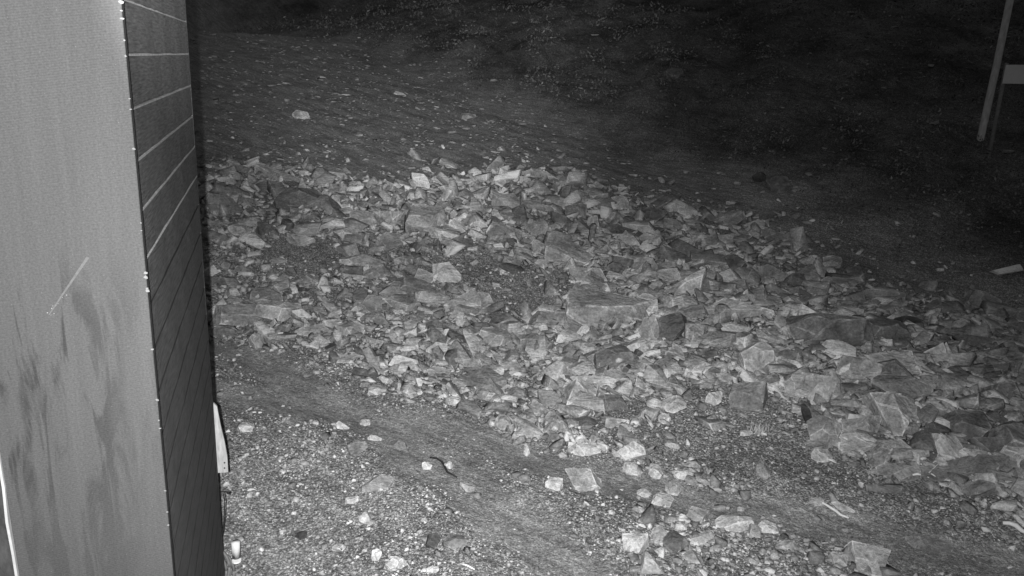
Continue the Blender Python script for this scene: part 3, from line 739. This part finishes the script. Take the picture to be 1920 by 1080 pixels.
scatter('scattered_stones', x, y, size, np.where(far_, .22, rng.uniform(.35, .7, len(x))), np.where(far_, rng.uniform(-.03, .06, len(x)), rng.uniform(-.05, .2, len(x))), np.where(far_, .13, .25), tone, V1, RSTUFF, kind='stuff', label='small stones strewn over the dirt and hillside', category='stones')
# gravel
x, y, rr2 = polar(170000, 3.3, 12)
vg, rb, pk = zones(x, y); cl = fbm(x*1.1-7, y*1.1, 4)
prob = (.22+.75*np.clip(cl+.15, 0, 1))*(1-.95*pk)*(1+.3*rb)
m = (rng.random(len(x)) < prob) & off_wall(x, y)
x, y, rr2 = x[m][:45000], y[m][:45000], rr2[m][:45000]
size = .0063*(1-rng.random(len(x))*.99)**(-.42)*np.clip(.5+rr2*.13, .8, 2.2)
tone = np.clip(.29*np.exp(rng.normal(0, .42, len(x))), .08, .65)
tone = np.where(y-.35*x > 10.5, .17+.3*(tone-.2), tone)
scatter('gravel', x, y, size, rng.uniform(.3, .7, len(x)), rng.uniform(0, .3, len(x)), .3, tone, V2, RSTUFF, kind='stuff', label='fine gravel over the packed dirt', category='gravel')

# low scrub over the hillside: small leaves in clumps
x, y, rr2 = polar(170000, 12, 55, -.75, .8)
vg, rb, pk = zones(x, y); cl = fbm(x*.9, y*.9, 4)
m = (vg > .45) & (rng.random(len(x)) < .25+.9*np.clip(cl+.1, 0, 1)); x, y, rr2, cl = x[m][:60000], y[m][:60000], rr2[m][:60000], cl[m][:60000]
n = len(x); z = hz(x, y)+rng.random(n)*(.05+.35*np.clip(cl+.1, 0, .6))
c = np.stack([x, y, z], 1); Vs = []
sz = (.016+.028*rng.random(n))*np.clip(rr2/18, 1, 2)
for q_ in range(2):
    d1 = rng.normal(0, 1, (n, 3)); d1 /= np.linalg.norm(d1, axis=1)[:, None]; d2 = np.cross(d1, rng.normal(0, 1, (n, 3))); d2 /= np.linalg.norm(d2, axis=1)[:, None]
    o_ = c+rng.normal(0, .07, (n, 3)); s_ = sz[:, None]
    Vs.append(np.stack([o_-d1*s_, o_+d2*s_*.45, o_+d1*s_, o_-d2*s_*.45], 1))
Vv = np.concatenate(Vs).reshape(-1, 3); Tq = np.arange(len(Vv)).reshape(-1, 4)
lm, t, b = nt('scrub_leaf'); a = N(t, 'ShaderNodeAttribute', attribute_name='tone'); t.links.new(a.outputs['Fac'], b.inputs['Base Color']); b.inputs['Roughness'].default_value = .8
tn = np.repeat(np.clip(.09*np.exp(rng.normal(0, .35, n*2)), .02, .2)*np.tile(np.clip(1+1.2*cl, .5, 1.6), 2), 4)
link('hillside_scrub', mesh_np('hillside_scrub', Vv, Tq, tn, nv=4), lm, kind='stuff', label='low dark scrub covering the hillside', category='scrub')

# ------------------------------------------------------------------ sticks, root, tuft
def lying(name, pts, rad, mat, lift, **kw):
    P = [at(*p)[0]+Vector((0, 0, lift)) for p in pts]; b0_ = P[0].copy(); bm = bmesh.new()
    n_ = len(P); tube_bm(bm, [p-b0_ for p in P], [rad*(1-.35*abs(2*i_/(n_-1)-1)) for i_ in range(n_)], 7)
    o = bm_obj(name, bm, mat, None, True, **kw); o.location = b0_; return o
pale_wood = plain('bare_wood', .75, .8, .15, 40, .2)
root_m = plain('dark_root', .03, .9, .3, 30, .3)
lying('stick', [(1538, 946), (1550, 955), (1566, 964), (1576, 971), (1590, 979)], .010, pale_wood, .02, label='thin straight pale stick on the lower right gravel', category='stick', group='pale sticks')
lying('stick', [(1878, 989), (1890, 992), (1902, 997), (1914, 1004), (1925, 1010)], .017, pale_wood, .03, label='short thick bright stick cut by the right edge of the photo', category='stick', group='pale sticks')
lying('stick', [(1708, 905), (1716, 904), (1723, 907)], .010, pale_wood, .06, label='short bright peg of wood left of the boat-shaped slab', category='stick', group='pale sticks')
lying('stick', [(862, 1063), (876, 1067), (890, 1071)], .006, pale_wood, .012, label='thin pale twig at the bottom edge right of the dark oval stone', category='stick', group='pale sticks')
lying('root', [(806, 862), (818, 864), (828, 870), (834, 878), (838, 888), (846, 894), (856, 898)], .009, root_m, .012, label='dark bent root lying on the wheel track edge', category='root')
lying('root', [(625, 1029), (633, 1034), (641, 1036)], .007, root_m, .012, label='short dark twig on the bottom left gravel', category='twig')
P, _ = at(1425, 812); tuft = bmesh.new(); rt = random.Random(2)
for q_ in range(90):
    an = rt.uniform(0, 6.28); ln = rt.uniform(.04, .13); sp_ = rt.uniform(.3, 1.2); base = Vector((rt.gauss(0, .04), rt.gauss(0, .03), 0)); d = Vector((math.cos(an)*sp_, math.sin(an)*sp_, 1)).normalized()
    s_ = d.cross(Vector((0, 0, 1))).normalized()*.0018; mid = base+d*ln*.6; tip = base+d*ln+Vector((0, 0, -.03*sp_))
    vs = [tuft.verts.new(p_) for p_ in (base-s_, base+s_, mid+s_*.8, mid-s_*.8)]; tv = tuft.verts.new(tip); tuft.faces.new(vs); tuft.faces.new((vs[3], vs[2], tv))
o = bm_obj('grass_tuft', tuft, plain('dry_grass', .5, .9, .2), label='small pale tuft of dry grass at the foot of the rubble', category='grass'); o.location = P
